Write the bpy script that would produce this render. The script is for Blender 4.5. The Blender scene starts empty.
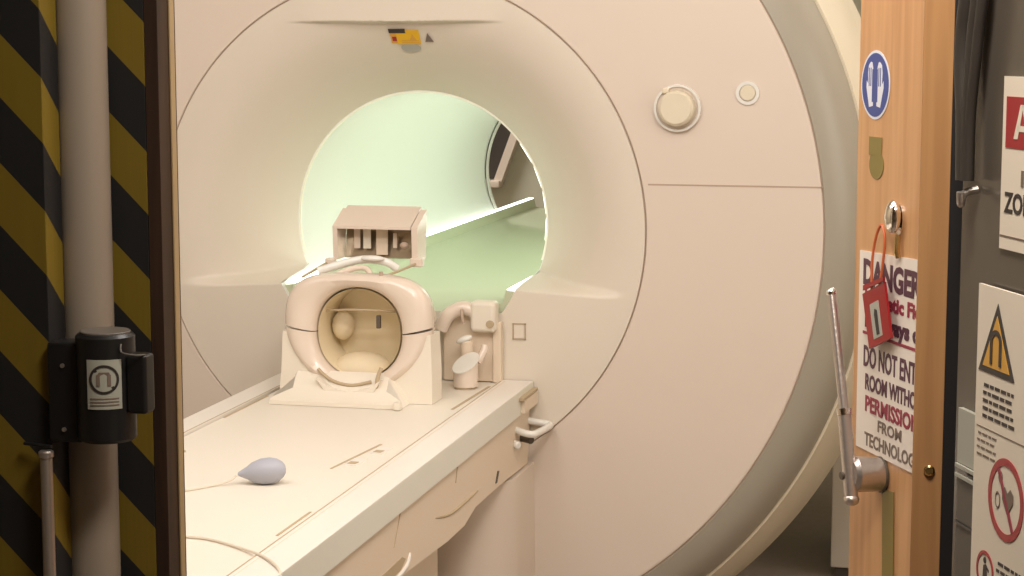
import bpy, bmesh, math, random
from mathutils import Vector, Matrix
C = bpy.context.scene.collection
PI = math.pi
ZC = 1.10                      # height of the bore axis above the floor
random.seed(4)

# ------------------------------------------------------------------ materials
def srgb(r, g, b):
    f = lambda c: (c/255/12.92) if c/255 <= .04045 else ((c/255+.055)/1.055)**2.4
    return (f(r), f(g), f(b), 1)
def mat(name, col, rough=.5, metal=0, noise=0, nscale=8, bump=0, bscale=60, emit=None, estr=0, coat=0, trans=0, sss=0):
    m = bpy.data.materials.new(name); m.use_nodes = True
    nt = m.node_tree; b = nt.nodes['Principled BSDF']
    b.inputs['Base Color'].default_value = col
    b.inputs['Roughness'].default_value = rough; b.inputs['Metallic'].default_value = metal
    b.inputs['Coat Weight'].default_value = coat
    b.inputs['Transmission Weight'].default_value = trans
    tc = nt.nodes.new('ShaderNodeTexCoord')
    if noise:
        n = nt.nodes.new('ShaderNodeTexNoise'); n.inputs['Scale'].default_value = nscale; n.inputs['Detail'].default_value = 4
        nt.links.new(tc.outputs['Object'], n.inputs['Vector'])
        mx = nt.nodes.new('ShaderNodeMix'); mx.data_type = 'RGBA'
        mx.inputs[6].default_value = tuple(c*(1-noise) for c in col[:3])+(1,)
        mx.inputs[7].default_value = tuple(min(1, c*(1+noise)) for c in col[:3])+(1,)
        nt.links.new(n.outputs['Fac'], mx.inputs[0]); nt.links.new(mx.outputs[2], b.inputs['Base Color'])
    if bump:
        n2 = nt.nodes.new('ShaderNodeTexNoise'); n2.inputs['Scale'].default_value = bscale
        nt.links.new(tc.outputs['Object'], n2.inputs['Vector'])
        bp = nt.nodes.new('ShaderNodeBump'); bp.inputs['Strength'].default_value = bump; bp.inputs['Distance'].default_value = .002
        nt.links.new(n2.outputs['Fac'], bp.inputs['Height']); nt.links.new(bp.outputs['Normal'], b.inputs['Normal'])
    if emit:
        b.inputs['Emission Color'].default_value = emit; b.inputs['Emission Strength'].default_value = estr
    return m
def wood(name, c1, c2, rough=.4):
    m = mat(name, c1, rough); nt = m.node_tree; b = nt.nodes['Principled BSDF']
    tc = nt.nodes.new('ShaderNodeTexCoord'); mp = nt.nodes.new('ShaderNodeMapping'); mp.inputs['Scale'].default_value = (30, 30, 1.6)
    n = nt.nodes.new('ShaderNodeTexNoise'); n.inputs['Scale'].default_value = 1.6; n.inputs['Detail'].default_value = 5; n.inputs['Distortion'].default_value = .6
    cr = nt.nodes.new('ShaderNodeValToRGB'); cr.color_ramp.elements[0].color = c2; cr.color_ramp.elements[1].color = c1
    cr.color_ramp.elements[0].position = .35; cr.color_ramp.elements[1].position = .62
    nt.links.new(tc.outputs['Object'], mp.inputs['Vector']); nt.links.new(mp.outputs[0], n.inputs['Vector'])
    nt.links.new(n.outputs['Fac'], cr.inputs[0]); nt.links.new(cr.outputs[0], b.inputs['Base Color'])
    return m
def hazard(name, phase, pitch=.163):
    m = mat(name, (1, 1, 1, 1), .65); nt = m.node_tree; b = nt.nodes['Principled BSDF']
    g = nt.nodes.new('ShaderNodeNewGeometry'); s = nt.nodes.new('ShaderNodeSeparateXYZ'); nt.links.new(g.outputs['Position'], s.inputs[0])
    def M(op, a, bb):
        n = nt.nodes.new('ShaderNodeMath'); n.operation = op
        for i, v in enumerate((a, bb)):
            if isinstance(v, (int, float)): n.inputs[i].default_value = v
            else: nt.links.new(v, n.inputs[i])
        return n.outputs[0]
    c = M('ADD', M('ADD', s.outputs[0], s.outputs[1]), s.outputs[2])
    fr = M('FLOORED_MODULO', M('SUBTRACT', c, phase), pitch)
    k = M('LESS_THAN', fr, pitch*.51)
    mx = nt.nodes.new('ShaderNodeMix'); mx.data_type = 'RGBA'
    n = nt.nodes.new('ShaderNodeTexNoise'); n.inputs['Scale'].default_value = 14
    cr = nt.nodes.new('ShaderNodeValToRGB'); cr.color_ramp.elements[0].color = (.16, .105, .005, 1); cr.color_ramp.elements[1].color = (.20, .135, .008, 1)
    nt.links.new(n.outputs['Fac'], cr.inputs[0]); nt.links.new(cr.outputs[0], mx.inputs[6])
    mx.inputs[7].default_value = (.009, .009, .010, 1); nt.links.new(k, mx.inputs[0])
    nt.links.new(mx.outputs[2], b.inputs['Base Color'])
    return m

M = dict(
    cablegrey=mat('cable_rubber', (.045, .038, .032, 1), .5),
    shell=mat('shell_plastic', (.76, .655, .555, 1), .42, noise=.02, nscale=3),
    cover=mat('bore_cover_plastic', (.77, .695, .585, 1), .38, noise=.02, nscale=3),
    ringgrey=mat('grey_trim', (.39, .355, .285, 1), .3),
    cream=mat('cream_plastic', (.78, .70, .54, 1), .4),
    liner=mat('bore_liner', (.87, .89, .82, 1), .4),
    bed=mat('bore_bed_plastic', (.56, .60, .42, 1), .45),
    strip=mat('light_strip', (.9, .95, .95, 1), .4, emit=(.95, 1, .93, 1), estr=3.4),
    rim=mat('rim_light_ring', (.78, .76, .62, 1), .5, emit=(1, 1, .82, 1), estr=.22),
    lamp=mat('bore_lamp', (.9, .95, .95, 1), .4, emit=(.93, 1, .87, 1), estr=1.9),
    top=mat('table_top', (.82, .76, .66, 1), .5, noise=.015, nscale=4),
    rail=mat('table_rail', (.84, .79, .72, 1), .35),
    fascia=mat('table_fascia', (.80, .79, .69, 1), .4),
    body=mat('table_body', (.80, .67, .52, 1), .45),
    seam=mat('seam', (.50, .38, .29, 1), .8),
    slot=mat('slot', (.50, .39, .25, 1), .7),
    coil=mat('coil_shell', (.80, .68, .57, 1), .22, coat=.3),
    coilw=mat('coil_base', (.84, .77, .65, 1), .35),
    coilin=mat('coil_inside', (.84, .72, .50, 1), .6, noise=.08, nscale=9),
    pad=mat('coil_pad', (.80, .68, .48, 1), .8, bump=.3, bscale=80),
    mirror=mat('mirror_glass', (.45, .38, .28, 1), .15, metal=.7),
    white=mat('white_plastic', (.86, .84, .78, 1), .2, coat=.4),
    dark=mat('dark_plastic', (.10, .08, .06, 1), .5),
    black=mat('black_plastic', (.012, .012, .013, 1), .32),
    blackg=mat('black_gasket', (.012, .010, .012, 1), .7),
    pole=mat('pole_paint', (.29, .24, .19, 1), .45),
    steel=mat('brushed_steel', (.62, .56, .52, 1), .32, metal=.85, bump=.2, bscale=200),
    chrome=mat('chrome', (.85, .82, .78, 1), .12, metal=1),
    brass=mat('brass', (.75, .55, .25, 1), .25, metal=1),
    gold=mat('door_edge_strip', (.42, .30, .16, 1), .4),
    paper=mat('sign_board', (.86, .78, .70, 1), .5, noise=.02, nscale=12),
    paper2=mat('poster_paper', (.84, .75, .63, 1), .55, noise=.02, nscale=12),
    inkred=mat('crimson_ink', (.30, .03, .06, 1), .5),
    inkpur=mat('plum_ink', (.10, .035, .06, 1), .5),
    ink=mat('dark_ink', (.035, .028, .028, 1), .5),
    inkg=mat('grey_ink', (.20, .15, .12, 1), .6),
    red=mat('red_print', (.38, .02, .03, 1), .4),
    tagred=mat('red_tag_plastic', (.33, .005, .010, 1), .3),
    orange=mat('orange_wire', (.60, .14, .05, 1), .4),
    yellow=mat('yellow_label', (.85, .50, .015, 1), .4),
    amber=mat('amber_print', (.72, .38, .06, 1), .5),
    blue=mat('blue_sticker', (.055, .085, .30, 1), .35),
    skyw=mat('sticker_white', (.78, .80, .86, 1), .4),
    olive=mat('olive_sticker', (.26, .20, .055, 1), .45),
    panel=mat('dark_door_laminate', (.11, .092, .075, 1), .22, noise=.15, nscale=2),
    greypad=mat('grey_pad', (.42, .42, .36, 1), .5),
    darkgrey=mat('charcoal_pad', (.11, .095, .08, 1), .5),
    bulb=mat('bulb_rubber', (.42, .43, .49, 1), .45),
    tube=mat('hose', (.74, .66, .54, 1), .4),
    wallm=mat('wall_paint', (.80, .70, .52, 1), .7, noise=.02, nscale=3, bump=.15, bscale=120),
    wallc=mat('corridor_paint', (.50, .42, .33, 1), .7, noise=.02, nscale=3),
    backwall=mat('back_wall_paint', (.58, .57, .45, 1), .7),
    floorm=mat('vinyl_floor', (.25, .20, .16, 1), .5, noise=.15, nscale=30),
    ceil=mat('ceiling_tiles', (.75, .70, .62, 1), .8, bump=.3, bscale=90),
    cab=mat('cabinet_grey', (.66, .61, .52, 1), .5),
    door=wood('beech_veneer', (.66, .37, .175, 1), (.57, .30, .135, 1)),
    jamb=wood('beech_jamb', (.56, .30, .13, 1), (.46, .235, .10, 1)),
    darkwood=wood('brown_frame_wood', (.045, .022, .012, 1), (.022, .011, .007, 1), .5),
    haz1=hazard('hazard_tape_pillar', -.897), haz2=hazard('hazard_tape_post', -.632),
)

# ------------------------------------------------------------------ mesh helpers
def obj(name, bm, m, parent=None, sharp=35):
    bmesh.ops.recalc_face_normals(bm, faces=bm.faces)
    for f in bm.faces: f.smooth = True
    for e in bm.edges:
        if len(e.link_faces) == 2 and e.calc_face_angle(0) > math.radians(sharp): e.smooth = False
    me = bpy.data.meshes.new(name); bm.to_mesh(me); bm.free()
    o = bpy.data.objects.new(name, me); C.objects.link(o)
    if m: me.materials.append(m)
    wn = o.modifiers.new('weighted_normal', 'WEIGHTED_NORMAL'); wn.keep_sharp = True; wn.weight = 60
    if parent: o.parent = parent
    return o
def thing(name, label, cat, loc=(0, 0, 0), rotz=0, group=None):
    o = bpy.data.objects.new(name, None); C.objects.link(o); o.empty_display_size = .05
    o.location = loc; o.rotation_euler = (0, 0, rotz); o['label'] = label; o['category'] = cat
    if group: o['group'] = group
    return o
def tag(o, label, cat, group=None):
    o['label'] = label; o['category'] = cat
    if group: o['group'] = group
    return o
def struct(o): o['kind'] = 'structure'; return o
def box(bm, x0, x1, y0, y1, z0, z1, bev=0, seg=2):
    r = bmesh.ops.create_cube(bm, size=1); vs = r['verts']
    for v in vs: v.co = Vector(((x0+x1)/2+v.co.x*(x1-x0), (y0+y1)/2+v.co.y*(y1-y0), (z0+z1)/2+v.co.z*(z1-z0)))
    if bev:
        es = list({e for v in vs for e in v.link_edges})
        bmesh.ops.bevel(bm, geom=es, offset=bev, segments=seg, profile=.5, affect='EDGES')
    return bm
def B(*a, **k): return box(bmesh.new(), *a, **k)
def cyl(bm, p0, p1, r0, r1=None, n=32, bev=0):
    r1 = r0 if r1 is None else r1
    p0 = Vector(p0); p1 = Vector(p1); d = p1-p0; L = d.length
    prof = [(0, 0), (r0-bev, 0), (r0, bev), (r1, L-bev), (r1-bev, L), (0, L)] if bev else [(0, 0), (r0, 0), (r1, L), (0, L)]
    q = d.to_track_quat('Z', 'Y').to_matrix()
    rings = []
    for r, h in prof:
        if r == 0: rings.append([bm.verts.new(p0+q@Vector((0, 0, h)))])
        else: rings.append([bm.verts.new(p0+q@Vector((r*math.cos(2*PI*i/n), r*math.sin(2*PI*i/n), h))) for i in range(n)])
    for a, b in zip(rings, rings[1:]):
        for i in range(n):
            j = (i+1) % n
            if len(a) == 1: bm.faces.new((a[0], b[i], b[j]))
            elif len(b) == 1: bm.faces.new((a[i], a[j], b[0]))
            else: bm.faces.new((a[i], a[j], b[j], b[i]))
    return bm
def CY(*a, **k): return cyl(bmesh.new(), *a, **k)
def tubem(bm, pts, r, n=12, closed=False):
    # smooth through points (Catmull-Rom), then sweep
    P = [Vector(p) for p in pts]; S = []
    k = len(P)
    rng = range(k if closed else k-1)
    for i in rng:
        if closed: a, b, c, d = P[i-1], P[i], P[(i+1) % k], P[(i+2) % k]
        else: a, b, c, d = P[max(i-1, 0)], P[i], P[i+1], P[min(i+2, k-1)]
        for s in range(8):
            t = s/8; S.append(.5*((2*b)+(c-a)*t+(2*a-5*b+4*c-d)*t*t+(3*b-a-3*c+d)*t**3))
    if not closed: S.append(P[-1])
    rings = []; up = Vector((0, 0, 1))
    for i, p in enumerate(S):
        if closed: d = S[(i+1) % len(S)]-S[i-1]
        else: d = S[min(i+1, len(S)-1)]-S[max(i-1, 0)]
        d.normalize(); u = up-d*up.dot(d)
        if u.length < .05: u = Vector((1, 0, 0))-d*d.x
        u.normalize(); w = d.cross(u); up = u
        rings.append([bm.verts.new(p+r*(math.cos(2*PI*j/n)*u+math.sin(2*PI*j/n)*w)) for j in range(n)])
    m = len(rings)
    for i in range(m if closed else m-1):
        a, b = rings[i], rings[(i+1) % m]
        for j in range(n): bm.faces.new((a[j], a[(j+1) % n], b[(j+1) % n], b[j]))
    if not closed: bm.faces.new(rings[0]); bm.faces.new(rings[-1][::-1])
    return bm
def TB(*a, **k): return tubem(bmesh.new(), *a, **k)
def prism(pts, fn0, fn1):
    # closed outline (a, b); fn maps to two end positions
    bm = bmesh.new(); A = [bm.verts.new(fn0(*p)) for p in pts]; Z = [bm.verts.new(fn1(*p)) for p in pts]
    n = len(pts); bm.faces.new(A); bm.faces.new(Z[::-1])
    for i in range(n): bm.faces.new((A[i], A[(i+1) % n], Z[(i+1) % n], Z[i]))
    return bm
def prism_y(pts, y0, y1): return prism(pts, lambda a, b: (a, y0, b), lambda a, b: (a, y1, b))
def prism_x(pts, x0, x1): return prism(pts, lambda a, b: (x0, a, b), lambda a, b: (x1, a, b))
def bevel_all(bm, off, seg=2, ang=25):
    es = [e for e in bm.edges if len(e.link_faces) == 2 and e.calc_face_angle(0) > math.radians(ang)]
    bmesh.ops.bevel(bm, geom=es, offset=off, segments=seg, profile=.5, affect='EDGES', clamp_overlap=True); return bm
def lathe_y(prof, n=256, clip=True, closed=False, cz=ZC, cx=0):
    bm = bmesh.new(); R = []
    for r, y in prof: R.append([bm.verts.new((cx+r*math.cos(2*PI*i/n), y, cz+r*math.sin(2*PI*i/n))) for i in range(n)])
    K = len(R)
    for k in range(K if closed else K-1):
        a, b = R[k], R[(k+1) % K]
        for i in range(n): bm.faces.new((a[i], a[(i+1) % n], b[(i+1) % n], b[i]))
    if clip:
        bmesh.ops.bisect_plane(bm, geom=bm.verts[:]+bm.edges[:]+bm.faces[:], plane_co=(0, 0, .002), plane_no=(0, 0, 1), clear_inner=True)
    return bm
def empty_bm(): return bmesh.new()
def sphere(bm, c, rx, ry=None, rz=None, rot=None, u=24, v=16):
    ry = rx if ry is None else ry; rz = rx if rz is None else rz
    r = bmesh.ops.create_uvsphere(bm, u_segments=u, v_segments=v, radius=1)
    for q in r['verts']:
        p = Vector((q.co.x*rx, q.co.y*ry, q.co.z*rz)); q.co = (rot@p if rot else p)+Vector(c)
    return bm
def text_mesh(body, size, fn, width=None, bold=0, extr=.0006, align='LEFT'):
    """lettering; fn maps (u, v, w) in the sign's plane to the world"""
    cu = bpy.data.curves.new('lettering', 'FONT'); cu.body = body; cu.size = size; cu.extrude = extr/2; cu.offset = bold; cu.align_x = align
    cu.resolution_u = 3
    o = bpy.data.objects.new('lettering', cu); C.objects.link(o)
    dg = bpy.context.evaluated_depsgraph_get(); dg.update()
    me = bpy.data.meshes.new_from_object(o.evaluated_get(dg)); bm = bmesh.new(); bm.from_mesh(me)
    bpy.data.objects.remove(o); bpy.data.meshes.remove(me)
    xs = [v.co.x for v in bm.verts]; k = 1
    if width: k = width/(max(xs)-min(xs))
    for v in bm.verts: v.co = Vector(fn((v.co.x-(min(xs) if align == 'LEFT' else 0))*k, v.co.y, v.co.z+extr/2))
    return bm
def mapped(pts, fn, w0, w1): return prism(pts, lambda a, b: fn(a, b, w0), lambda a, b: fn(a, b, w1))
def ringm(cu, cv, r0, r1, fn, w0, w1, n=48, ky=1.0):
    bm = bmesh.new(); L = []
    for (r, w) in ((r0, w0), (r1, w0), (r1, w1), (r0, w1)):
        L.append([bm.verts.new(fn(cu+r*math.cos(2*PI*i/n), cv+ky*r*math.sin(2*PI*i/n), w)) for i in range(n)])
    for k in range(4):
        a, b = L[k], L[(k+1) % 4]
        for i in range(n): bm.faces.new((a[i], a[(i+1) % n], b[(i+1) % n], b[i]))
    return bm
def circ(cu, cv, r, n=40, ky=1.0): return [(cu+r*math.cos(2*PI*i/n), cv+ky*r*math.sin(2*PI*i/n)) for i in range(n)]
def rect(u0, u1, v0, v1): return [(u0, v0), (u1, v0), (u1, v1), (u0, v1)]
def merge(bms):
    out = bmesh.new()
    for b in bms:
        me = bpy.data.meshes.new('t'); b.to_mesh(me); b.free(); out.from_mesh(me); bpy.data.meshes.remove(me)
    return out

# ------------------------------------------------------------------ room shell
XL, XR, YB, H = -2.6, 2.4, 4.2, 2.75
struct(obj('floor', B(XL-.1, XR+.1, -6.6, YB+.1, -.1, 0), M['floorm']))
struct(obj('ceiling', B(XL-.1, XR+.1, -6.6, YB+.1, H, H+.1), M['ceil']))
struct(obj('wall_back', B(XL-.1, XR+.1, YB, YB+.1, 0, H), M['backwall']))
struct(obj('wall_left', B(XL-.1, XL, -6.6, YB, 0, H), M['wallm']))
struct(obj('wall_right', B(XR, XR+.1, -6.6, YB, 0, H), M['wallm']))
struct(obj('wall_behind_camera', B(XL, XR, -6.6, -6.5, 0, H), M['wallc']))
bm = B(XL, .3705, -2.46, -2.36, 0, H); box(bm, 1.440, XR, -2.46, -2.36, 0, H); box(bm, .371, 1.440, -2.46, -2.36, 2.16, H)
struct(obj('wall_front', bm, M['wallc']))
# back-wall feature seen through the bore: dark doorway with a pale slanting frame piece
bw = obj('window_1', prism_y([(-1.5, .93), (-.765, .93), (-.407, 1.9), (-1.5, 1.9)], YB-.03, YB-.002), M['cablegrey']); struct(bw)
tr = obj('window_frame', prism_y([(-.775, .91), (-.735, .91), (-.359, 1.925), (-.399, 1.925)], YB-.06, YB-.002), M['shell'], bw)
tr = obj('window_sill', B(-1.5, -.735, YB-.09, YB-.002, .890, .925, bev=.008), M['shell'], bw)

# ------------------------------------------------------------------ the scanner
g = thing('mri_scanner', 'huge round cream MRI scanner with a glowing green-white bore, standing behind the patient table', 'scanner')
# flat front cover between the two round seams
obj('front_cover', lathe_y([(.6522, .04), (.6522, .0025), (.6542, 0), (1.084, 0), (1.0895, .0025), (1.0905, .012), (1.0905, .035)], 320), M['shell'], g)
obj('seam_backing', lathe_y([(.64, .007), (1.094, .007), (1.094, .045), (.64, .045)], 128, closed=True), M['seam'], g)
def arc(p0, p1, bulge, n):
    out = []
    for i in range(n+1):
        t = i/n; x = p0[0]+(p1[0]-p0[0])*t; y = p0[1]+(p1[1]-p0[1])*t; s = math.sin(PI*t)*bulge
        dx, dy = p1[0]-p0[0], p1[1]-p0[1]; L = math.hypot(dx, dy)
        out.append((x+dy/L*s, y-dx/L*s))
    return out
obj('grey_ring', lathe_y([(1.0925, .04), (1.0935, .005)]+arc((1.095, .003), (1.196, .078), .016, 10)+[(1.199, .09), (1.197, .11)], 320), M['ringgrey'], g)
obj('outer_cover', lathe_y([(1.19, .10), (1.196, .088)]+arc((1.205, .085), (1.262, .265), .012, 8)+[(1.272, .29), (1.270, .32), (1.20, .40), (1.02, .44), (1.0, .50), (1.0, 2.06), (.97, 2.16), (.60, 2.30), (.47, 2.30)], 256), M['cream'], g)
for s in (1, -1):
    x0, x1 = sorted((s*.655, s*1.087))
    obj('panel_seam', B(x0, x1, -.0008, .004, ZC+.1235, ZC+.1275), M['seam'], g)

# dished bore cover
RB, RO = .35, .648
def sst(a, b, x):
    t = max(0, min(1, (x-a)/(b-a))); return t*t*(3-2*t)
def depth(x, z):
    r = math.hypot(x, z); t = max(0, min(1, (RO-r)/(RO-RB)))
    d = .235*t**2.2
    z0 = -.117-.062*abs(x)
    d *= sst(z0-.014, z0+.010, z)
    d *= 1-sst(.526, .5305, z)*(1-sst(.22, .31, abs(x)))
    return d
def rin(th):
    s = math.sin(th)
    return min(RB, .21/(-s)) if s < 0 else RB
NA, NR = 720, 130
bm = bmesh.new(); grid = []
for i in range(NA):
    th = 2*PI*i/NA; r0 = rin(th); row = []
    for j in range(NR+1):
        t = j/NR; r = r0+(RO-r0)*t; x, z = r*math.cos(th), r*math.sin(th)
        row.append(bm.verts.new((x, depth(x, z), ZC+z)))
    x, z = RO*math.cos(th), RO*math.sin(th)
    row.append(bm.verts.new((x*1.001, .003, ZC+z*1.001))); row.append(bm.verts.new((x*1.001, .034, ZC+z*1.001)))
    grid.append(row)
for i in range(NA):
    a, b = grid[i], grid[(i+1) % NA]
    for j in range(NR+2): bm.faces.new((a[j], b[j], b[j+1], a[j+1]))
obj('bore_cover', bm, M['cover'], g, sharp=60)
# bore liner
bm = bmesh.new(); n = 240; L = []
def lring(r, yf): return [bm.verts.new((r*math.cos(2*PI*i/n), yf(2*PI*i/n), ZC+r*math.sin(2*PI*i/n))) for i in range(n)]
L.append(lring(RB, lambda th: depth(RB*math.cos(th), RB*math.sin(th))))
L.append(lring(RB-.004, lambda th: depth(RB*math.cos(th), RB*math.sin(th))+.012))
for y in (.5, .9, 1.3, 1.7, 2.0, 2.26): L.append(lring(RB-.004, lambda th: y))
for r, y in ((.350, 2.32), (.365, 2.36), (.40, 2.39), (.47, 2.40)): L.append(lring(r, lambda th: y))
L.append(lring(.47, lambda th: 2.30))
for a, b in zip(L, L[1:]):
    for i in range(n): bm.faces.new((a[i], a[(i+1) % n], b[(i+1) % n], b[i]))
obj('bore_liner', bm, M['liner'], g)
bm = bmesh.new(); n = 240; L = []
for r, dy in ((RB-.0005, .003), (RB-.0060, .002), (RB-.0070, .008), (RB-.0030, .014)): L.append(lring(r, lambda th: depth(RB*math.cos(th), RB*math.sin(th))+dy))
for a, b in zip(L, L[1:]):
    for i in range(n):
        if math.sin(2*PI*(i+.5)/n) > -.28: bm.faces.new((a[i], a[(i+1) % n], b[(i+1) % n], b[i]))
obj('rim_light', bm, M['rim'], g)  # added glowing ring, stands in for the brightness along the bore edge
obj('rear_rim', lathe_y([(.344, 2.31), (.338, 2.33), (.344, 2.35), (.356, 2.35)], 160, clip=False), M['white'], g)
half = [(.326, -.158), (.309, -.155), (.288, -.153), (.281, -.185), (.20, -.205), (.10, -.214), (0, -.217)]
sec = half+[(-a, b) for a, b in half[-2::-1]]+[(-.325, -.18), (-.27, -.255), (-.17, -.31), (.17, -.31), (.27, -.255), (.325, -.18)]
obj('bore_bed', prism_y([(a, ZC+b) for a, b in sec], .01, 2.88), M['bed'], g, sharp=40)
for s in (-1, 1):
    x0, x1 = sorted((s*.309, s*.2885)); obj('light_strip', B(x0, x1, .02, 2.875, ZC-.1535, ZC-.1505), M['strip'], g)
lampb = bmesh.new()
for a0 in (-8, 4, 16, 28):
    pts = []
    for a in (a0, a0+10):
        t = math.radians(a); pts += [(.3440*math.cos(t), ZC+.3440*math.sin(t))]
    (xa, za), (xb, zb) = pts
    t = math.radians(a0+5); nx, nz = -.006*math.cos(t), -.006*math.sin(t)
    p = prism_y([(xa, za), (xb, zb), (xb+nx, zb+nz), (xa+nx, za+nz)], .26, 2.1)
    me = bpy.data.meshes.new('t'); p.to_mesh(me); p.free(); lampb.from_mesh(me); bpy.data.meshes.remove(me)
obj('bore_lamp', lampb, M['lamp'], g)
# label group under the upper ledge
def FC(u, v, w):                       # plane tangent to the dish near its label
    a, b = depth(.058, .462), depth(.058, .512)
    return (u, a+(b-a)*(v-.462)/.05-.0012-w, ZC+v)
lab = obj('laser_label', mapped(rect(-.012, .050, .472, .508), FC, 0, .0015), M['yellow'], g); lab['label'] = 'yellow laser warning label'
l2 = obj('label_heading', mapped(rect(-.030, .014, .500, .511), FC, 0, .0022), M['ink'], lab)
obj('label_panel', mapped(rect(-.028, -.012, .474, .500), FC, 0, .0012), M['amber'], lab)
obj('label_print', mapped(rect(-.024, -.013, .480, .491), FC, .001, .0024), M['red'], lab)
obj('label_print', mapped([(.022, .482), (.040, .482), (.031, .498)], FC, .001, .0024), M['amber'], lab)
obj('label_print', merge([mapped(rect(.0, .046, v, v+.0022), FC, .001, .0024) for v in (.475, .480)]), M['amber'], lab)
obj('laser_window', merge([mapped(circ(.020, .463, .026, ky=.42), FC, -.02, .001)]), M['greypad'], g)
tw = obj('warning_triangle', mapped([(.064, .478), (.086, .478), (.073, .500)], lambda u, v, w: (u, depth(.088, v)-.001-w, ZC+v), 0, .002), M['inkg'], g)
# small outlined flap
bm = bmesh.new()
for a in ((.308, .343, .865-.003, .865), (.308, .343, .822, .825), (.308, .311, .822, .865), (.340, .343, .822, .865)):
    box(bm, a[0], a[1], -.002, .004, a[2], a[3])
obj('flap_frame', bm, M['slot'], g)
obj('flap', B(.3125, .3385, -.002, .004, .8265, .8605, bev=.001), M['cover'], g)
# side knob and button
kp = obj('knob_plate', CY((.728, -.006, ZC+.316), (.728, .002, ZC+.316), .054, .060, n=64, bev=.002), M['shell'], g)
obj('knob_ring', ringm(.728, ZC+.316, .0525, .0585, lambda a, b, w: (a, -.006-w, b), 0, .006, n=64), M['white'], kp)
obj('knob', CY((.728, .0, ZC+.316), (.728, -.040, ZC+.316), .046, .043, n=64, bev=.006), M['cream'], kp)
obj('knob_tab', B(.690, .708, -.016, -.004, ZC+.352, ZC+.366, bev=.003), M['cream'], kp)
bp = obj('button_ring', ringm(.900, ZC+.354, .0205, .029, lambda a, b, w: (a, .001-w, b), 0, .006, n=48), M['white'], g)
obj('button', CY((.900, .002, ZC+.354), (.900, -.007, ZC+.354), .0195, n=40, bev=.002), M['cream'], bp)
# docking column below the bore
pts = []
for (cx, cy, a0) in ((.21, -.19, -90), (.21, -.02, 0), (-.21, -.02, 90), (-.21, -.19, 180)):
    if a0 in (0, 90): pts.append((cx+(.16 if cx > 0 else -.16), .004)); continue
    for k in range(13):
        a = math.radians(a0+k*90/12); pts.append((cx+.16*math.cos(a), cy+.16*math.sin(a)))
order = [p for p in pts]
bm = prism([p for p in order], lambda a, b: (a, b, .004), lambda a, b: (a*.985, b*.9, .506))
obj('docking_column', bm, M['shell'], g, sharp=30)

# ------------------------------------------------------------------ patient table
t = thing('patient_table', 'long cream patient table sliding out of the scanner bore', 'table', (0, -1.1, 0))
T = lambda o: (setattr(o, 'matrix_parent_inverse', Matrix.Translation((0, 1.1, 0))), o)[1]
YE, YF = -.006, -2.22
zt = ZC-.382
sec = [(-.2375, zt-.006), (.2755, zt-.006), (.2755, zt-.03), (-.2375, zt-.03)]
T(obj('tabletop', prism_y(sec, YF, YE), M['top'], t))
for s, (a, b) in ((1, (.280, .364)), (-1, (-.307, -.241))):
    o = T(obj('side_rail', bevel_all(prism_y([(a, zt-.030), (b, zt-.030), (b, zt), (a, zt)], YF, YE), .003), M['rail'], t))
    if s > 0: T(obj('fascia', B(.300, .3645, YF, YE, zt-.062, zt-.001, bev=.0015), M['fascia'], t))
    else: T(obj('fascia', B(-.3075, -.27, YF, YE, zt-.062, zt-.001, bev=.0015), M['fascia'], t))
T(obj('rail_line', B(.2825, .2855, YF, -.03, zt-.002, zt+.0006), M['slot'], t))
T(obj('rail_line', B(.2935, .2950, YF, -.03, zt-.002, zt+.0006), M['body'], t))
T(obj('rail_line', B(-.246, -.243, YF, -.03, zt-.002, zt+.0006), M['slot'], t))
T(obj('groove_liner', B(-.243, .282, YF+.01, YE, zt-.034, zt-.0115), M['slot'], t))
T(obj('underbody_seam', B(-.290, .343, YF+.01, YE, zt-.070, zt-.029), M['seam'], t))
# underbody: outline in (y, z) along the visible side, bottom with its step and bump
side = [(YE, zt-.069), (YE, .57), (-.03, .508), (-.33, .518), (-.56, .519), (-.66, .500), (-.80, .500), (-1.10, .515), (-1.6, .515), (YF+.03, .51), (YF+.01, .54), (YF+.01, zt-.069)]
ub = T(obj('underbody', bevel_all(prism_x(side, -.290, .354), .006, 2, 20), M['body'], t))
bm = bmesh.new(); tubem(bm, [(.352, -.54, .553), (.354, -.62, .553), (.354, -.78, .556), (.351, -.90, .575)], .0035)
o = T(obj('grip_ridge', bm, M['slot'], t))
T(obj('grip_slot', prism_x([(-1.40, .523), (-1.16, .532), (-1.125, .546), (-1.15, .556), (-1.40, .553)], .350, .3548), M['slot'], t))
T(obj('grip_rim', TB([(.353, -1.42, .517), (.354, -1.26, .519), (.354, -1.13, .528), (.353, -1.095, .548)], .005), M['rail'], t))
T(obj('latch', bevel_all(prism_x([(-.372, .532), (-.360, .532), (-.340, .556), (-.352, .558)], .352, .3565), .002), M['dark'], t))
T(obj('body_seam', prism_x([(-1.16, .648), (-1.205, .590), (-1.208, .590), (-1.164, .648)], .352, .3553), M['slot'], t))
T(obj('body_seam', prism_x([(-.72, .648), (-.735, .615), (-.738, .615), (-.724, .648)], .352, .3553), M['slot'], t))
T(obj('rail_end_slot', B(.345, .3775, -.170, -.012, zt-.022, zt-.015), M['slot'], t))
T(obj('rail_end_cap', B(.345, .376, -.150, YE, zt-.058, zt-.024, bev=.003), M['body'], t))
T(obj('pedestal', B(-.19, .24, -1.75, -.45, .002, .52, bev=.03, seg=3), M['body'], t))
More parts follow.
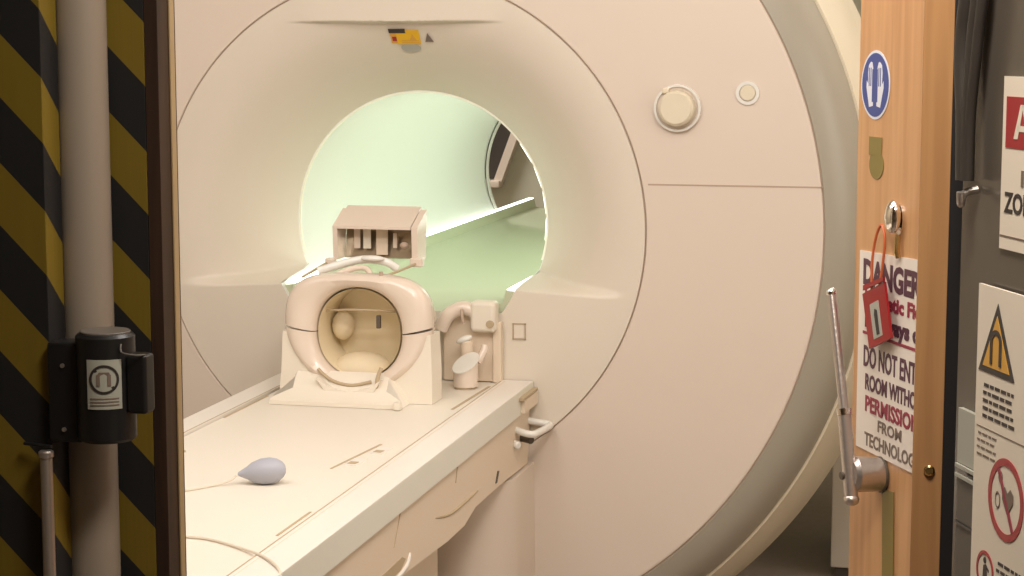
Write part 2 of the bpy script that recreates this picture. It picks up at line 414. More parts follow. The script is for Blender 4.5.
# loop handle at the far right corner
hl = T(obj('release_handle', TB([(.345, -.150, .620), (.385, -.160, .612), (.402, -.140, .610), (.412, -.030, .608), (.402, -.014, .610), (.365, -.016, .615), (.345, -.02, .620)], .009), M['white'], t))
T(obj('handle_screw', CY((.350, -.100, .590), (.388, -.130, .590), .010, n=20, bev=.002), M['dark'], t))
T(obj('release_knob', CY((.350, -.165, .587), (.366, -.180, .585), .010, n=20, bev=.003), M['white'], t))
# recessed slots and marks in the tabletop
zs = zt-.006
T(obj('top_slot', prism([(.180, -1.08), (.185, -1.08), (.214, -.825), (.208, -.825)], lambda a, b: (a, b, zs-.002), lambda a, b: (a, b, zs+.0012)), M['slot'], t))
for (x0, y0) in ((.214, -1.01), (.232, -.89)):
    o = T(obj('top_clip', prism([(x0-.018, y0-.03), (x0+.012, y0-.035), (x0+.016, y0+.03), (x0-.014, y0+.035)], lambda a, b: (a, b, zs-.002), lambda a, b: (a, b, zs+.002)), M['rail'], t))
    T(obj('clip_slot', prism([(x0-.012, y0-.022), (x0+.006, y0-.024), (x0+.008, y0-.004), (x0-.010, y0-.002)], lambda a, b: (a, b, zs), lambda a, b: (a, b, zs+.003)), M['slot'], t))
T(obj('top_slot', prism([(.262, -1.62), (.267, -1.62), (.267, -1.44), (.262, -1.44)], lambda a, b: (a, b, zs-.002), lambda a, b: (a, b, zs+.0012)), M['slot'], t))
T(obj('top_slot', prism([(.252, -.40), (.259, -.40), (.270, -.08), (.263, -.08)], lambda a, b: (a, b, zs-.002), lambda a, b: (a, b, zs+.0012)), M['slot'], t))
T(obj('top_slot', B(-.236, -.231, -.62, -.33, zs-.002, zs+.0012), M['slot'], t))
T(obj('top_stud', CY((-.177, -.996, zs-.002), (-.177, -.996, zs+.003), .006, n=16), M['slot'], t))

# ------------------------------------------------------------------ head coil
hc = thing('head_coil', 'cream head coil with a round opening and mirror box on top, on the patient table', 'medical coil', (0, -.22, zs))
K = lambda o: (setattr(o, 'matrix_parent_inverse', Matrix.Translation((0, .22, -zs))), o)[1]
CX, CZ = .004, .892
def outer(th):
    c, s = math.cos(th), math.sin(th)
    if s >= 0: e = 2/3.3; a, b = .187, .132
    else: e = 2/1.75; a, b = .187, .160
    return CX+a*math.copysign(abs(c)**e, c), CZ+b*math.copysign(abs(s)**e, s)
def inner(th, k=1):
    c, s = math.cos(th), math.sin(th)
    return CX+.001+.106*k*c, CZ-.014+.110*k*math.copysign(abs(s)**.9, s)
def shell(th0, th1, n=72):
    bm = bmesh.new(); rows = []
    for i in range(n+1):
        th = th0+(th1-th0)*i/n; o = outer(th); q = inner(th); row = []
        def lerp(f): return (q[0]+(o[0]-q[0])*f, q[1]+(o[1]-q[1])*f)
        def tp(k): return (CX-.012+(o[0]-CX)*k, .80+(o[1]-.80)*k)
        lst = [(q[0]*.94, CZ-.012+(q[1]-CZ+.012)*.94, -.12), (q[0], q[1], -.25), (*lerp(.03), -.335), (*lerp(.12), -.352), (*lerp(.30), -.362), (*lerp(.60), -.368), (*lerp(.84), -.362), (*lerp(.95), -.348), (*o, -.325), (*tp(.965), -.28), (*tp(.90), -.21), (*tp(.82), -.15), (*tp(.74), -.12), (q[0]*.94, CZ-.012+(q[1]-CZ+.012)*.94, -.105)]
        rows.append([bm.verts.new((a, y, z)) for a, z, y in lst])
    for a, b in zip(rows, rows[1:]):
        for j in range(len(a)): bm.faces.new((a[j], b[j], b[(j+1) % len(a)], a[(j+1) % len(a)]))
    bm.faces.new(rows[0]); bm.faces.new(rows[-1][::-1])
    return bm
us = K(obj('upper_shell', shell(math.radians(.35), math.radians(179.65)), M['coil'], hc, sharp=50))
ls = K(obj('lower_shell', shell(math.radians(180.35), math.radians(359.65)), M['coil'], hc, sharp=50))
# support body and flared apron on the table
bz = zs+.001
wing = [(-.195, bz), (-.188, .79), (-.183, .880), (-.150, .880), (-.128, .80), (-.092, .765), (-.05, .742), (.05, .742), (.092, .765), (.136, .80), (.156, .880), (.190, .880), (.194, .79), (.194, bz)]
K(obj('support_body', bevel_all(prism_y(wing, -.356, -.27), .005, 2, 20), M['coilw'], hc))
apr = [(-.437, bz), (-.437, bz+.010), (-.422, bz+.015), (-.395, .748), (-.375, .772), (-.352, .785), (-.352, bz)]
bm = prism_x(apr, -.190, .138)
for v in bm.verts:
    if v.co.z > .74: v.co.x = v.co.x*.72-.008
K(obj('base_apron', bevel_all(bm, .004, 2, 20), M['coilw'], hc))
K(obj('foot_latch', B(.124, .142, -.452, -.430, bz, bz+.020, bev=.004), M['coilw'], hc))
# inside: back wall, cushions, dark catch
bm = bmesh.new()
pts = [inner(2*PI*i/64, .95) for i in range(64)]
K(obj('inner_wall', prism_y(pts, -.205, -.185), M['coilin'], hc))
bm = bmesh.new(); rows = []
for y, k in ((-.335, .985), (-.19, .95)):
    rows.append([bm.verts.new((inner(2*PI*i/64, k)[0], y, inner(2*PI*i/64, k)[1])) for i in range(64)])
for i in range(64): bm.faces.new((rows[0][i], rows[0][(i+1) % 64], rows[1][(i+1) % 64], rows[1][i]))
K(obj('inner_lining', bm, M['coilin'], hc))
K(obj('head_cushion', sphere(bmesh.new(), (-.010, -.265, .778), .074, .070, .042), M['pad'], hc))
K(obj('side_cushion', sphere(bmesh.new(), (-.068, -.235, .880), .028, .03, .036), M['pad'], hc))
K(obj('inner_bar', TB([(-.095, -.30, .925), (-.02, -.32, .932), (.03, -.32, .932), (.088, -.30, .928)], .003), M['slot'], hc))
K(obj('catch', B(.048, .058, -.335, -.322, .890, .922, bev=.002), M['dark'], hc))
K(obj('catch', TB([(.072, -.372, .800), (.066, -.384, .775), (.064, -.388, .735)], .005), M['slot'], hc))
K(obj('neck_rest', bevel_all(prism_y([(-.085, .775), (-.045, .752), (.0, .744), (.05, .755), (.078, .775), (.06, .745), (0, .732), (-.06, .740)], -.40, -.33), .003), M['coilw'], hc))
K(obj('neck_gap', TB([(-.088, -.372, .792), (-.05, -.384, .768), (.0, -.388, .758), (.05, -.384, .768)], .004), M['slot'], hc))
# mirror box on top
mb = K(obj('mirror_box', bevel_all(prism([(-.096, -.205), (.098, -.205), (.098, -.105), (-.096, -.105)], lambda a, b: (a, b, 1.118 if b < -.15 else 1.158), lambda a, b: (a, b, 1.126 if b < -.15 else 1.168)), .002), M['coil'], hc))
def sidep(x0, x1, yb): return prism_x([(-.200, 1.040), (-.205, 1.124), (-.120, 1.162), (-.130, 1.040)], x0, x1)
K(obj('box_side', bevel_all(sidep(-.104, -.092, 0), .0015), M['coil'], hc)); K(obj('box_side', bevel_all(sidep(.100, .116, 0), .0015), M['coil'], hc))
mrr = K(obj('mirror', prism_x([(-.150, 1.042), (-.146, 1.040), (-.116, 1.150), (-.120, 1.152)], -.090, .100), M['mirror'], hc))
for x0, x1, z0, z1, mm in ((-.062, -.046, 1.065, 1.118, 'coil'), (-.038, -.018, 1.065, 1.118, 'coilw'), (.040, .050, 1.068, 1.105, 'coil'), (-.004, .026, 1.05, 1.12, 'body')):
    K(obj('mirror_clip', B(x0, x1, -.162, -.158, z0, z1, bev=.001), M[mm], hc))
K(obj('box_catch', sphere(bmesh.new(), (.076, -.185, 1.078), .011, .008, .008), M['seam'], hc))
K(obj('box_foot', B(-.122, -.098, -.215, -.19, 1.028, 1.044, bev=.004), M['coil'], hc))
K(obj('box_foot', B(.098, .130, -.215, -.19, 1.028, 1.050, bev=.004), M['coil'], hc))
K(obj('box_rod', TB([(-.150, -.30, 1.006), (-.130, -.25, 1.022), (-.112, -.20, 1.036)], .003), M['slot'], hc))
K(obj('box_rod', TB([(.070, -.33, 1.018), (.092, -.27, 1.026), (.118, -.20, 1.038)], .003), M['slot'], hc))
K(obj('box_rod', CY((.065, -.345, 1.030), (.065, -.345, 1.004), .005, n=12), M['seam'], hc))
K(obj('top_handle', TB([(-.115, -.285, 1.020), (-.07, -.27, 1.034), (-.01, -.255, 1.048), (.045, -.25, 1.044), (.075, -.24, 1.026)], .010), M['white'], hc))
K(obj('handle_pad', sphere(bmesh.new(), (.018, -.262, 1.052), .030, .014, .008), M['white'], hc))
K(obj('top_bridge', TB([(-.06, -.30, 1.016), (-.02, -.29, 1.030), (.010, -.29, 1.030), (.030, -.31, 1.014)], .007), M['coil'], hc))

# ------------------------------------------------------------------ coil plug beside the coil
pl = thing('coil_plug', 'short round cream plug with slanted white top, beside the head coil', 'plug', (.212, -.10, zs))
P = lambda o: (setattr(o, 'matrix_parent_inverse', Matrix.Translation((-.212, .10, -zs))), o)[1]
def slant(bm):
    for v in bm.verts:
        if v.co.z > .75: v.co.z += (v.co.x-.214)*.32+(v.co.y+.115)*.58
    return bm
P(obj('barrel', slant(CY((.214, -.115, zs+.006), (.214, -.115, .775), .031, n=40)), M['coil'], pl))
P(obj('slanted_cap', slant(CY((.214, -.115, .775), (.214, -.115, .778), .0335, n=40)), M['white'], pl))
P(obj('base_ring', CY((.212, -.117, zs), (.212, -.117, zs+.006), .026, n=32), M['slot'], pl))
P(obj('plug_neck', TB([(.238, -.088, .775), (.250, -.075, .800), (.252, -.068, .815)], .010), M['coil'], pl))
P(obj('neck_cap', sphere(bmesh.new(), (.198, -.068, .829), .022, .016, .009, Matrix.Rotation(-.4, 3, 'Y')), M['white'], pl))
P(obj('neck_body', CY((.205, -.062, .775), (.202, -.064, .826), .017, n=24, bev=.003), M['body'], pl))

so = thing('cable_socket', 'cream block socket with dark notch behind the round plug, against the scanner', 'socket', (.235, -.03, zs))
S_ = lambda o: (setattr(o, 'matrix_parent_inverse', Matrix.Translation((-.235, .03, -zs))), o)[1]
S_(obj('socket_block', B(.208, .275, -.055, -.004, .845, .925, bev=.012, seg=3), M['coilw'], so))
S_(obj('socket_post', B(.262, .285, -.030, -.004, zs+.001, .87, bev=.004), M['body'], so))
S_(obj('socket_notch', CY((.262, -.058, .868), (.262, -.050, .868), .010, n=20), M['slot'], so))
S_(obj('cable_arm', TB([(.215, -.032, .895), (.19, -.036, .905), (.165, -.04, .897), (.145, -.045, .880), (.130, -.045, .850)], .019), M['coil'], so))
S_(obj('socket_pin', TB([(.190, -.06, .905), (.192, -.066, .885), (.196, -.066, .870)], .004), M['seam'], so))
S_(obj('back_plate', B(.13, .262, -.022, -.004, zs+.002, .89, bev=.004), M['body'], so))

# ------------------------------------------------------------------ squeeze bulb and hoses on the table
ca, sa = .9728, .2317
bc = Vector((.104, -1.240, zs+.0265))
def bulbm():
    bm = bmesh.new(); prof = [(-.058, .0), (-.056, .004), (-.048, .008), (-.040, .012), (-.028, .020), (-.010, .0258), (.008, .0262), (.022, .0225), (.032, .0155), (.037, .008), (.038, 0)]
    ax = Vector((.985*ca, .985*sa+.06, .10)).normalized(); q = ax.to_track_quat('Z', 'Y').to_matrix(); n = 28; R = []
    for h, r in prof:
        R.append([bm.verts.new(bc+q@Vector((r*math.cos(2*PI*i/n), r*math.sin(2*PI*i/n), h))) for i in range(n)] if r else [bm.verts.new(bc+q@Vector((0, 0, h)))])
    for a, b in zip(R, R[1:]):
        for i in range(n):
            j = (i+1) % n
            if len(a) == 1: bm.faces.new((a[0], b[i], b[j]))
            elif len(b) == 1: bm.faces.new((a[i], a[j], b[0]))
            else: bm.faces.new((a[i], a[j], b[j], b[i]))
    return bm
sb = thing('squeeze_bulb', 'grey-blue rubber squeeze bulb lying on the patient table', 'squeeze bulb', (bc.x, bc.y, zs))
Q = lambda o: (setattr(o, 'matrix_parent_inverse', Matrix.Translation((-bc.x, -bc.y, -zs))), o)[1]
Q(obj('bulb', bulbm(), M['bulb'], sb))
Q(obj('air_hose', TB([(.047, -1.258, zs+.018), (.034, -1.270, zs+.008), (.008, -1.29, zs+.003), (-.03, -1.34, zs+.0025), (-.10, -1.37, zs+.0025), (-.22, -1.36, zs+.0025)], .0024, n=8), M['tube'], sb))
tag(obj('thin_hose', TB([(-.20, -1.63, zs+.003), (.0, -1.66, zs+.003), (.108, -1.671, zs+.003), (.163, -1.68, zs+.003), (.236, -1.725, zs+.004), (.30, -1.785, zt+.003), (.345, -1.84, zt+.003), (.3645, -1.875, zt-.006), (.3645, -1.89, zt-.05)], .0026, n=8), M['tube']), 'thin cream hose curving over the near edge of the patient table', 'hose')

# ------------------------------------------------------------------ cabinet beside the scanner
cb = thing('equipment_cabinet', 'grey cabinet edge standing behind the scanner beside the wooden door', 'cabinet', (1.3, 1.15, 0))
KC = lambda o: (setattr(o, 'matrix_parent_inverse', Matrix.Translation((-1.3, -1.15, 0))), o)[1]
KC(obj('body', B(1.062, 1.50, .90, 1.45, .03, 1.1, bev=.006), M['cab'], cb))
KC(obj('plinth', B(1.075, 1.49, .92, 1.44, .0, .03), M['darkgrey'], cb))
KC(obj('cabinet_top', B(1.056, 1.505, .895, 1.455, 1.1, 1.12, bev=.004), M['ringgrey'], cb))

# ------------------------------------------------------------------ door frame (setting)
struct(obj('trim_1', B(.426, .444, -2.50, -2.443, .0, 2.2, bev=.001), M['darkwood']))
struct(obj('trim_2', B(.444, .4466, -2.466, -2.452, 0, 2.16, bev=.001), M['gold']))
struct(obj('trim_3', B(1.3865, 1.4215, -2.50, -2.40, 0, 2.2, bev=.002), M['jamb']))
sc = obj('screw', CY((1.4065, -2.504, 1.081), (1.4065, -2.499, 1.081), .0065, n=20, bev=.002), M['brass'], bpy.data.objects['trim_3'])
struct(obj('trim_4', B(1.4215, 1.440, -2.512, -2.36, 0, 2.2), M['blackg']))
struct(obj('trim_5', B(.371, 1.440, -2.50, -2.36, 2.16, 2.26), M['jamb']))

# ------------------------------------------------------------------ wooden door leaf with its signs
dU = Vector((.454, -.891, 0)); dN = Vector((-.891, -.454, 0)); dO = Vector((1.263, -1.70, 0))
def LF(u, v, w): return tuple(dO+dU*u+dN*w+Vector((0, 0, v)))
df = obj('door_1', bevel_all(mapped(rect(.014, .715, .01, 2.14), LF, -.045, 0), .002), M['door']); struct(df)
W = .0008
gs = thing('glove_sticker', 'round blue and white glove-wearing sticker high on the wooden door', 'sticker', LF(.076, 1.515, 0))
def att(e, parent):
    e.matrix_parent_inverse = Matrix.Translation(-Vector(parent.location)); return e
GU, GV = .076, 1.515
def put(parent, name, bm, m): return att(obj(name, bm, m, parent), parent)
put(gs, 'sticker_border', mapped(circ(GU, GV, .0525), LF, .0004, .001), M['skyw'])
put(gs, 'sticker_disc', mapped(circ(GU, GV, .0485), LF, .0009, .0014), M['blue'])
# pair of gloves: white silhouettes with blue creases
def glove(sx):
    g_ = [(-.004, -.032), (.012, -.034), (.018, -.020), (.025, -.004), (.024, .006), (.017, .000), (.019, .018), (.016, .030), (.011, .033), (.007, .035), (.002, .034), (-.002, .026), (-.006, .006)]
    return mapped([(GU+sx*(.010+a*.85), GV+b) for a, b in g_], LF, .0013, .0018)
put(gs, 'glove_print', glove(1), M['skyw']); put(gs, 'glove_print', glove(-1), M['skyw'])
put(gs, 'crease_print', merge([mapped(rect(GU+a, GU+a+.0022, GV-.002, GV+.026), LF, .0017, .0022) for a in (-.022, -.016, .013, .019)]+[mapped(rect(GU-.010, GU+.010, GV-.026, GV+.024), LF, .0017, .0021)]), M['blue'])
ks = thing('olive_sticker', 'small olive sticker, square over oval, below the blue sticker on the wooden door', 'sticker', LF(.085, 1.40, 0))
put(ks, 'square_part', mapped(rect(.058, .104, 1.408, 1.436), LF, .0004, .0014), M['olive'])
put(ks, 'oval_part', mapped(circ(.086, 1.394, .026, ky=.85), LF, .0004, .0012), M['olive'])
# hook
hk = thing('coat_hook', 'polished metal hook screwed to the wooden door above the danger sign', 'hook', LF(.173, 1.30, 0))
put(hk, 'hook_plate', mapped(circ(.176, 1.318, .012, ky=1.9), LF, 0, .003), M['chrome'])
put(hk, 'hook_knob', sphere(bmesh.new(), LF(.174, 1.322, .012), .018, .011, .025, Matrix.Rotation(math.radians(-63), 3, 'Z')), M['chrome'])
put(hk, 'hook_stem', TB([LF(.180, 1.296, .006), LF(.183, 1.272, .008), LF(.183, 1.262, .006)], .0045, n=10), M['brass'])
# danger sign
ds = thing('danger_sign', 'white danger sign with crimson lettering on the wooden door behind the steel handle', 'sign', LF(.15, .945, 0))
put(ds, 'sign_board', mapped([(.036, .948), (.330, .948), (.330, 1.268), (.036, 1.258)], LF, .0004, .0024), M['paper'])
def SL(u0, v0, off=.0026): return lambda a, b, w: LF(u0+a, v0+b, off+w)
for s_, u0, v0, sz, wd, m_, bo in (
    ('DANGER', .052, 1.2090, .053, .205, 'inkpur', .0022),
    ('Magnetic Field', .060, 1.1780, .030, .225, 'inkred', .0012),
    ('is Always on', .062, 1.1430, .034, .215, 'inkpur', .0016),
    ('DO NOT ENTER', .060, 1.0810, .045, .222, 'inkpur', .0010),
    ('ROOM WITHOUT', .068, 1.0450, .034, .218, 'inkpur', .0010),
    ('PERMISSION', .070, 1.0110, .034, .190, 'inkred', .0010),
    ('FROM', .118, .9865, .025, .085, 'inkg', .0005),
    ('TECHNOLOGIST', .070, .9570, .029, .218, 'inkg', .0006)):
    put(ds, 'lettering', text_mesh(s_, sz, SL(u0, v0), width=wd, bold=bo), M[m_])
put(ds, 'underline', mapped(rect(.055, .300, 1.1300, 1.1345), LF, .0024, .0032), M['inkred'])
# hanging red tag
tg = thing('red_tag', 'red plastic tag with grey window hanging on a wire loop over the danger sign', 'tag', LF(.09, 1.20, .01))
A0 = math.radians(20)
def TG(u, v, w):
    a, b = u*math.cos(A0)-v*math.sin(A0), u*math.sin(A0)+v*math.cos(A0)
    return LF(.136+a, 1.172+b, .014+w)
put(tg, 'tag_plate', bevel_all(mapped(rect(-.041, .041, -.046, .040), TG, 0, .004), .0012), M['tagred'])
put(tg, 'tag_window', mapped(rect(-.018, .014, -.036, .018), TG, .004, .0048), M['greypad'])
put(tg, 'tag_print', mapped([(-.004, -.032), (.006, -.032), (.006, .004), (-.001, .008), (-.005, .0)], TG, .0046, .0055), M['ink'])
put(tg, 'wire_loop', TB([TG(-.010, .036, .002), LF(.108, 1.245, .014), LF(.115, 1.285, .012), LF(.130, 1.306, .010), LF(.148, 1.285, .012), LF(.146, 1.245, .014), TG(.018, .036, .002)], .0022, n=8), M['orange'])
put(tg, 'wire_clip', mapped([(.092, 1.202), (.165, 1.226), (.165, 1.232), (.092, 1.210)], LF, .018, .021), M['tagred'])
# handle
hd = thing('door_handle', 'long brushed steel lever handle on a round hub, on the wooden door', 'door handle', LF(.13, .925, 0))
put(hd, 'hub', CY(LF(.132, .922, 0), LF(.136, .926, .054), .026, .0275, n=40, bev=.006), M['steel'])
put(hd, 'hub_plate', CY(LF(.132, .922, 0), LF(.132, .922, .005), .0280, n=40, bev=.001), M['dark'])
bm = TB([LF(.057, 1.192, .057), LF(.088, 1.10, .057), LF(.120, 1.0, .057), LF(.148, .897, .057)], .0075, n=16); put(hd, 'lever', bm, M['steel'])
put(hd, 'lever_tip', sphere(bmesh.new(), LF(.056, 1.195, .057), .0085), M['chrome'])
put(hd, 'lever_sleeve', CY(LF(.114, 1.02, .057), LF(.148, .892, .057), .0105, n=24, bev=.002), M['steel'])
put(hd, 'sleeve_ring', CY(LF(.113, 1.023, .057), LF(.116, 1.014, .057), .0115, n=24), M['chrome'])
put(hd, 'lever_pin', CY(LF(.137, .925, .050), LF(.139, .925, .071), .006, n=16), M['dark'])
put(hd, 'lever_end', sphere(bmesh.new(), LF(.149, .890, .057), .012, .012, .010), M['steel'])
# tape strip running down from the handle
tag(obj('tape_strip', mapped([(.138, .900), (.178, .905), (.196, .50), (.158, .50)], LF, .0006, .0022), M['olive']), 'olive tape strip running down the wooden door below the handle', 'tape')

# ------------------------------------------------------------------ dark outer door leaf with posters
pU = Vector((.397, -.918, 0)); pN = Vector((-.918, -.397, 0)); pO = Vector((1.442, -2.535, 0))
pO = Vector((1.42, -2.52, 0))
def PF(u, v, w): return tuple(pO+pU*u+pN*w+Vector((0, 0, v)))
pd = obj('door_2', bevel_all(mapped(rect(.040, .92, .01, 2.14), PF, -.045, 0), .002), M['panel']); struct(pd)
# pale and dark reflections in the glossy leaf, built as raised shapes
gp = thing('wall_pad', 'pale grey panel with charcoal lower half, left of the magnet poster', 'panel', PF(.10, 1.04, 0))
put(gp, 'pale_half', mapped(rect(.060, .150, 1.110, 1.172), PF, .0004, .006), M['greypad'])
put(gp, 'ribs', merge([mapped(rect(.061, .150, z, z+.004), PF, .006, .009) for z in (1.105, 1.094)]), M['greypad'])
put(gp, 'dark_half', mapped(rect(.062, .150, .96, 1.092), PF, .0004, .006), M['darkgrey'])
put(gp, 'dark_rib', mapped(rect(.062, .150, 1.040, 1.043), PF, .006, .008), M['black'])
cbn = thing('cable_bundle', 'dark cables hanging on the dark outer door near its hinge edge', 'cable', PF(.07, 1.43, .02))  # dark curved reflections modelled as swept tubes
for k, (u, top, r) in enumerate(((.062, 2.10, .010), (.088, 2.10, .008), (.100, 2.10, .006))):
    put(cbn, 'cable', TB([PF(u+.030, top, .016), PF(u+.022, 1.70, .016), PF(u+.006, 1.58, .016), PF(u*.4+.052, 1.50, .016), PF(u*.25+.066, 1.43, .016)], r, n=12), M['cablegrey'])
hk2 = tag(obj('cable_hook', TB([PF(.085, 1.420, .002), PF(.085, 1.415, .018), PF(.092, 1.405, .024), PF(.095, 1.418, .026)], .0045, n=10), M['steel']), 'small metal hook below the hanging cables on the dark outer door', 'hook')
# zone poster
p1 = thing('zone_poster', 'white zone poster with a red square, higher of the two on the dark door', 'poster', PF(.22, 1.36, 0))
put(p1, 'poster_sheet', mapped(rect(.148, .335, 1.362, 1.545), PF, .0004, .003), M['paper2'])
put(p1, 'red_square', mapped(rect(.157, .320, 1.470, 1.524), PF, .003, .0036), M['red'])
put(p1, 'white_print', merge([mapped([(.178, 1.480), (.188, 1.480), (.200, 1.516), (.193, 1.516)], PF, .0036, .0042), mapped([(.212, 1.480), (.222, 1.480), (.205, 1.516), (.196, 1.516)], PF, .0036, .0042), mapped(rect(.186, .214, 1.488, 1.494), PF, .0036, .0042)]), M['paper2'])
def PL(u0, v0, off=.003): return lambda a, b, w: PF(u0+a, v0+b, off+w)
put(p1, 'lettering', text_mesh('ZONE', .030, PL(.158, 1.402), bold=.0008, width=.085), M['ink'])
put(p1, 'lettering', text_mesh('II', .022, PL(.198, 1.432), bold=.001, width=.014), M['inkg'])
put(p1, 'rule', mapped(rect(.150, .325, 1.3755, 1.377), PF, .003, .0036), M['inkg'])
# magnet poster
p2 = thing('magnet_poster', 'cream poster with magnet warning triangle and red prohibition circles, lower on the dark door', 'poster', PF(.22, .93, 0))
put(p2, 'poster_sheet', mapped(rect(.114, .335, .90, 1.320), PF, .0062, .0095), M['paper2'])
def PP(u, v, w): return PF(u, v, .0095+w)
tri = lambda k: [(.166+k*(a-.166), 1.252+k*(b-1.252)) for a, b in ((.120, 1.226), (.212, 1.226), (.166, 1.304))]
wt = put(p2, 'warning_triangle', mapped(tri(1), PP, 0, .0006), M['ink'])
put(p2, 'triangle_field', mapped(tri(.74), PP, .0006, .0011), M['amber'])
um = []
for (u0, u1, v0, v1) in ((.151, .157, 1.237, 1.262), (.174, .180, 1.237, 1.262)): um.append(mapped(rect(u0, u1, v0, v1), PP, .0011, .0018))
arcp = [(.1655+.0145*math.cos(a), 1.262+.0135*math.sin(a)) for a in [PI*i/12 for i in range(13)]]+[(.1655+.0085*math.cos(a), 1.262+.0078*math.sin(a)) for a in [PI-PI*i/12 for i in range(13)]]
um.append(mapped(arcp, PP, .0011, .0018)); put(p2, 'magnet_print', merge(um), M['ink'])
def lines(u0, u1, v0, dv, n, h, seed):
    random.seed(seed); out = []
    for i in range(n):
        u = u0+(.008 if i == 0 else 0)*random.random()
        while u < u1-.008:
            w = random.uniform(.006, .017); out.append(mapped(rect(u, min(u+w, u1), v0-i*dv, v0-i*dv+h), PP, 0, .0005)); u += w+.003
    return merge(out)
put(p2, 'small_print', lines(.134, .215, 1.2100, .0085, 5, .0036, 3), M['ink'])
put(p2, 'rule', mapped(rect(.120, .325, 1.1640, 1.1650), PP, 0, .0005), M['inkg'])
put(p2, 'small_print', lines(.122, .172, 1.1560, .0078, 4, .0022, 7), M['inkg'])
pc = put(p2, 'prohibition_ring', ringm(.200, 1.098, .0365, .0445, PP, 0, .0007), M['red'])
ang = math.radians(-58); du, dv = math.cos(ang), math.sin(ang)
put(p2, 'diagonal_bar', mapped([(.200-du*.037-dv*.0028, 1.098-dv*.037+du*.0028), (.200-du*.037+dv*.0028, 1.098-dv*.037-du*.0028), (.200+du*.037+dv*.0028, 1.098+dv*.037-du*.0028), (.200+du*.037-dv*.0028, 1.098+dv*.037+du*.0028)], PP, .0004, .0011), M['inkred'])
heart = [(.205, 1.083), (.192, 1.098), (.192, 1.107), (.198, 1.112), (.205, 1.106), (.212, 1.112), (.219, 1.107), (.219, 1.098)]
put(p2, 'heart_print', mapped(heart, PP, .0004, .0009), M['inkg'])
put(p2, 'wire_print', merge([ringm(.180, 1.094, .005, .0062, PP, 0, .0007, n=20, ky=1.5), ringm(.186, 1.120, .004, .005, PP, 0, .0007, n=16, ky=1.3)]), M['inkg'])
put(p2, 'small_prohibition_ring', ringm(.153, 1.008, .0185, .0225, PP, 0, .0007), M['red'])
fig = merge([mapped(circ(.152, 1.020, .0035, n=16), PP, 0, .0006), mapped([(.147, .992), (.151, .992), (.153, 1.003), (.156, .993), (.160, .993), (.157, 1.013), (.162, 1.008), (.163, 1.011), (.155, 1.016), (.149, 1.014)], PP, 0, .0006)])
put(p2, 'figure_print', fig, M['ink'])
put(p2, 'small_print', lines(.182, .325, 1.0240, .0085, 5, .0034, 12), M['ink'])

# ------------------------------------------------------------------ left foreground
pi = obj('striped_pillar', B(.13, .339, -2.61, -2.565, 0, 2.3, bev=.0015), M['haz1']); tag(pi, 'wide black and yellow striped pillar at the far left edge', 'pillar')
po = obj('striped_post', B(.371, .4255, -2.50, -2.445, 0, 2.16, bev=.001), M['haz2']); tag(po, 'narrow black and yellow striped post right against the brown door frame', 'post')
pp = thing('round_pole', 'beige round pole between the two striped posts, behind the barrier unit', 'pole', (.358, -2.5305, 0))
put(pp, 'pole_tube', CY((.355, -2.535, 0), (.355, -2.535, 2.5), .0335, n=48), M['pole'])
br = thing('belt_barrier', 'black belt barrier cassette with a white no-magnets label, clamped before the round pole', 'barrier', (.412, -2.605, 1.088))
bx, by = .412, -2.6055
put(br, 'cassette', CY((bx, by, 1.092), (bx, by, 1.226), .0365, n=48, bev=.004), M['black'])
put(br, 'cassette_cap', CY((bx, by, 1.224), (bx, by, 1.2285), .031, n=48, bev=.001), M['darkgrey'])
put(br, 'mount_bracket', B(.340, .386, -2.622, -2.585, 1.088, 1.214, bev=.005), M['black'])
for z in (1.105, 1.185): put(br, 'bracket_screw', CY((.362, -2.624, z), (.362, -2.6215, z), .0028, n=12), M['steel'])
cl = put(br, 'belt_clip', B(.444, .472, -2.622, -2.594, 1.128, 1.202, bev=.005, seg=3), M['black'])
put(br, 'clip_edge', TB([(.442, -2.626, 1.215), (.446, -2.632, 1.206), (.462, -2.628, 1.2025), (.470, -2.618, 1.202)], .0012, n=8), M['darkgrey'])
def CW(u, v, w):   # label wrapped on the cassette
    a = math.radians(-93)+u/.0368; r = .0367+w
    return (bx+r*math.cos(a), by+r*math.sin(a), 1.165+v)
def wrap(pts_u, v0, v1, w, n=10):
    u0, u1 = pts_u; bm = bmesh.new(); A = []
    for i in range(n+1):
        u = u0+(u1-u0)*i/n; A.append([bm.verts.new(CW(u, v, ww)) for v, ww in ((v0, 0), (v1, 0), (v1, w), (v0, w))])
    for a, b in zip(A, A[1:]):
        for j in range(4): bm.faces.new((a[j], b[j], b[(j+1) % 4], a[(j+1) % 4]))
    bm.faces.new(A[0]); bm.faces.new(A[-1][::-1]); return bm
lb = put(br, 'label', wrap((-.006, .037), -.029, .032, .0008), M['greypad']); lb['label'] = 'white no-magnets label'
def CWo(u, v, w): return CW(.0155+u, .008+v, .0008+w)
put(br, 'ban_ring', ringm(0, 0, .0150, .0180, CWo, 0, .0006, n=40), M['ink'])
put(br, 'ban_bar', mapped([(-.0135, .011), (-.011, .0135), (.0135, -.011), (.011, -.0135)], CWo, .0002, .0008), M['ink'])
mg = merge([mapped(rect(a, a+.0042, -.008, .006), CWo, .0001, .0007) for a in (-.009, .004)]+[mapped([(-.009, .004), (.0082, .004), (.006, .009), (-.006, .009)], CWo, .0001, .0007)])
put(br, 'magnet_print', mg, M['inkg'])
put(br, 'small_print', merge([wrap((-.002, .033), -.0165-k*.004, -.0150-k*.004, .0013) for k in range(3)]), M['inkg'])
rd = thing('thin_rod', 'thin pale metal rod standing before the wide striped pillar, below the barrier', 'rod', (.337, -2.624, 0))
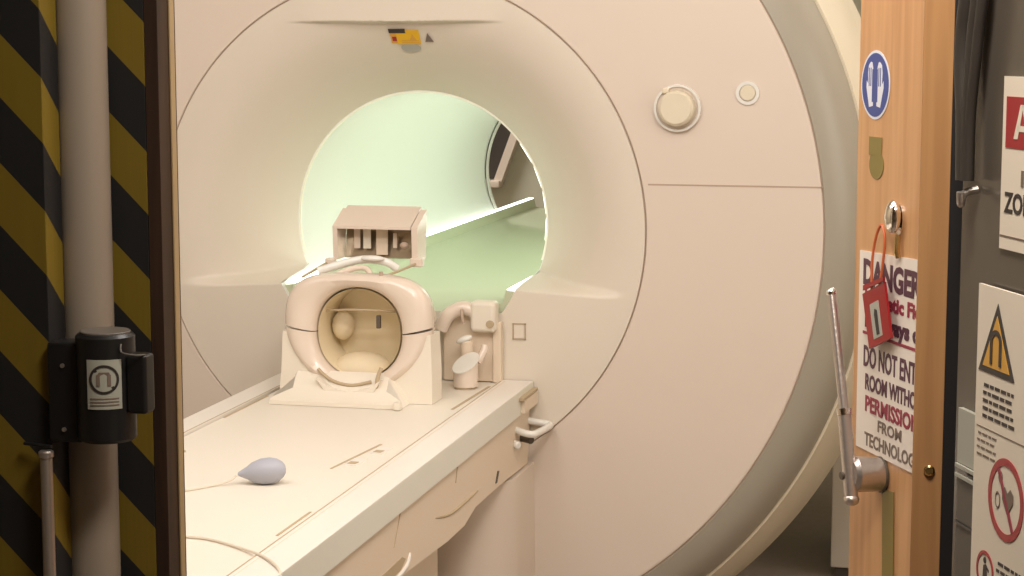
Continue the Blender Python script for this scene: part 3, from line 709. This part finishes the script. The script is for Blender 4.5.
put(rd, 'rod_tube', CY((.3375, -2.6245, 0), (.3375, -2.6245, 1.068), .0078, n=20), M['steel'])
put(rd, 'rod_cap', CY((.3375, -2.6245, 1.068), (.3375, -2.6245, 1.078), .0095, n=20, bev=.002), M['steel'])
put(rd, 'rod_pin', CY((.305, -2.618, 1.084), (.345, -2.624, 1.083), .0022, n=8), M['black'])

# ------------------------------------------------------------------ lights
def area(name, loc, size, power, col, rot=(0, 0, 0), sy=None, spread=None):
    l = bpy.data.lights.new(name, 'AREA'); l.energy = power; l.color = col; l.size = size
    if sy: l.shape = 'RECTANGLE'; l.size_y = sy
    o = bpy.data.objects.new(name, l); C.objects.link(o); o.location = loc; o.rotation_euler = rot
    return o
warm = (1, .955, .93)
area('ceiling_lamp', (1.4, -1.75, H-.02), 1.0, 17, warm)
area('ceiling_lamp', (.1, -1.9, H-.02), .8, 9, warm)
area('ceiling_lamp', (-1.7, -1.7, H-.02), 1.0, 14, warm)
area('ceiling_lamp', (1.85, .5, H-.02), .7, 12, warm)  # added fill for the floor, cabinet and flange edge on the right
area('ceiling_lamp', (-1.6, 3.2, H-.02), .8, 46, warm)
area('wall_lamp', (.6, -2.34, 2.42), 2.2, 20, warm, rot=(math.radians(90), 0, 0), sy=.3)  # unseen fill added above the door for frontal light on the scanner
area('wall_lamp', (2.37, -1.3, 1.6), 1.2, 7.5, warm, rot=(math.radians(90), 0, math.radians(90)), sy=1.0)  # unseen fill added at the right wall to brighten right-facing sides
area('corridor_lamp', (1.25, -3.15, 2.45), .35, 25, (1, .90, .78))
w = bpy.data.worlds.new('world'); bpy.context.scene.world = w; w.use_nodes = True
w.node_tree.nodes['Background'].inputs[0].default_value = (1, .85, .7, 1); w.node_tree.nodes['Background'].inputs[1].default_value = .05

# ------------------------------------------------------------------ camera
cd = bpy.data.cameras.new('camera'); cam = bpy.data.objects.new('camera', cd); C.objects.link(cam)
cd.sensor_width = 36; cd.sensor_fit = 'HORIZONTAL'; cd.lens = 1950/1024*36; cd.clip_start = .05
cam.location = (1.45, -4.8, 1.583)
cam.rotation_euler = (math.radians(90-7.25), 0, math.radians(13.4))
sc_ = bpy.context.scene; sc_.camera = cam
vs = sc_.view_settings; vs.view_transform = 'Standard'; vs.look = 'None'; vs.gamma = 1; vs.use_curve_mapping = False; vs.exposure = 0.0
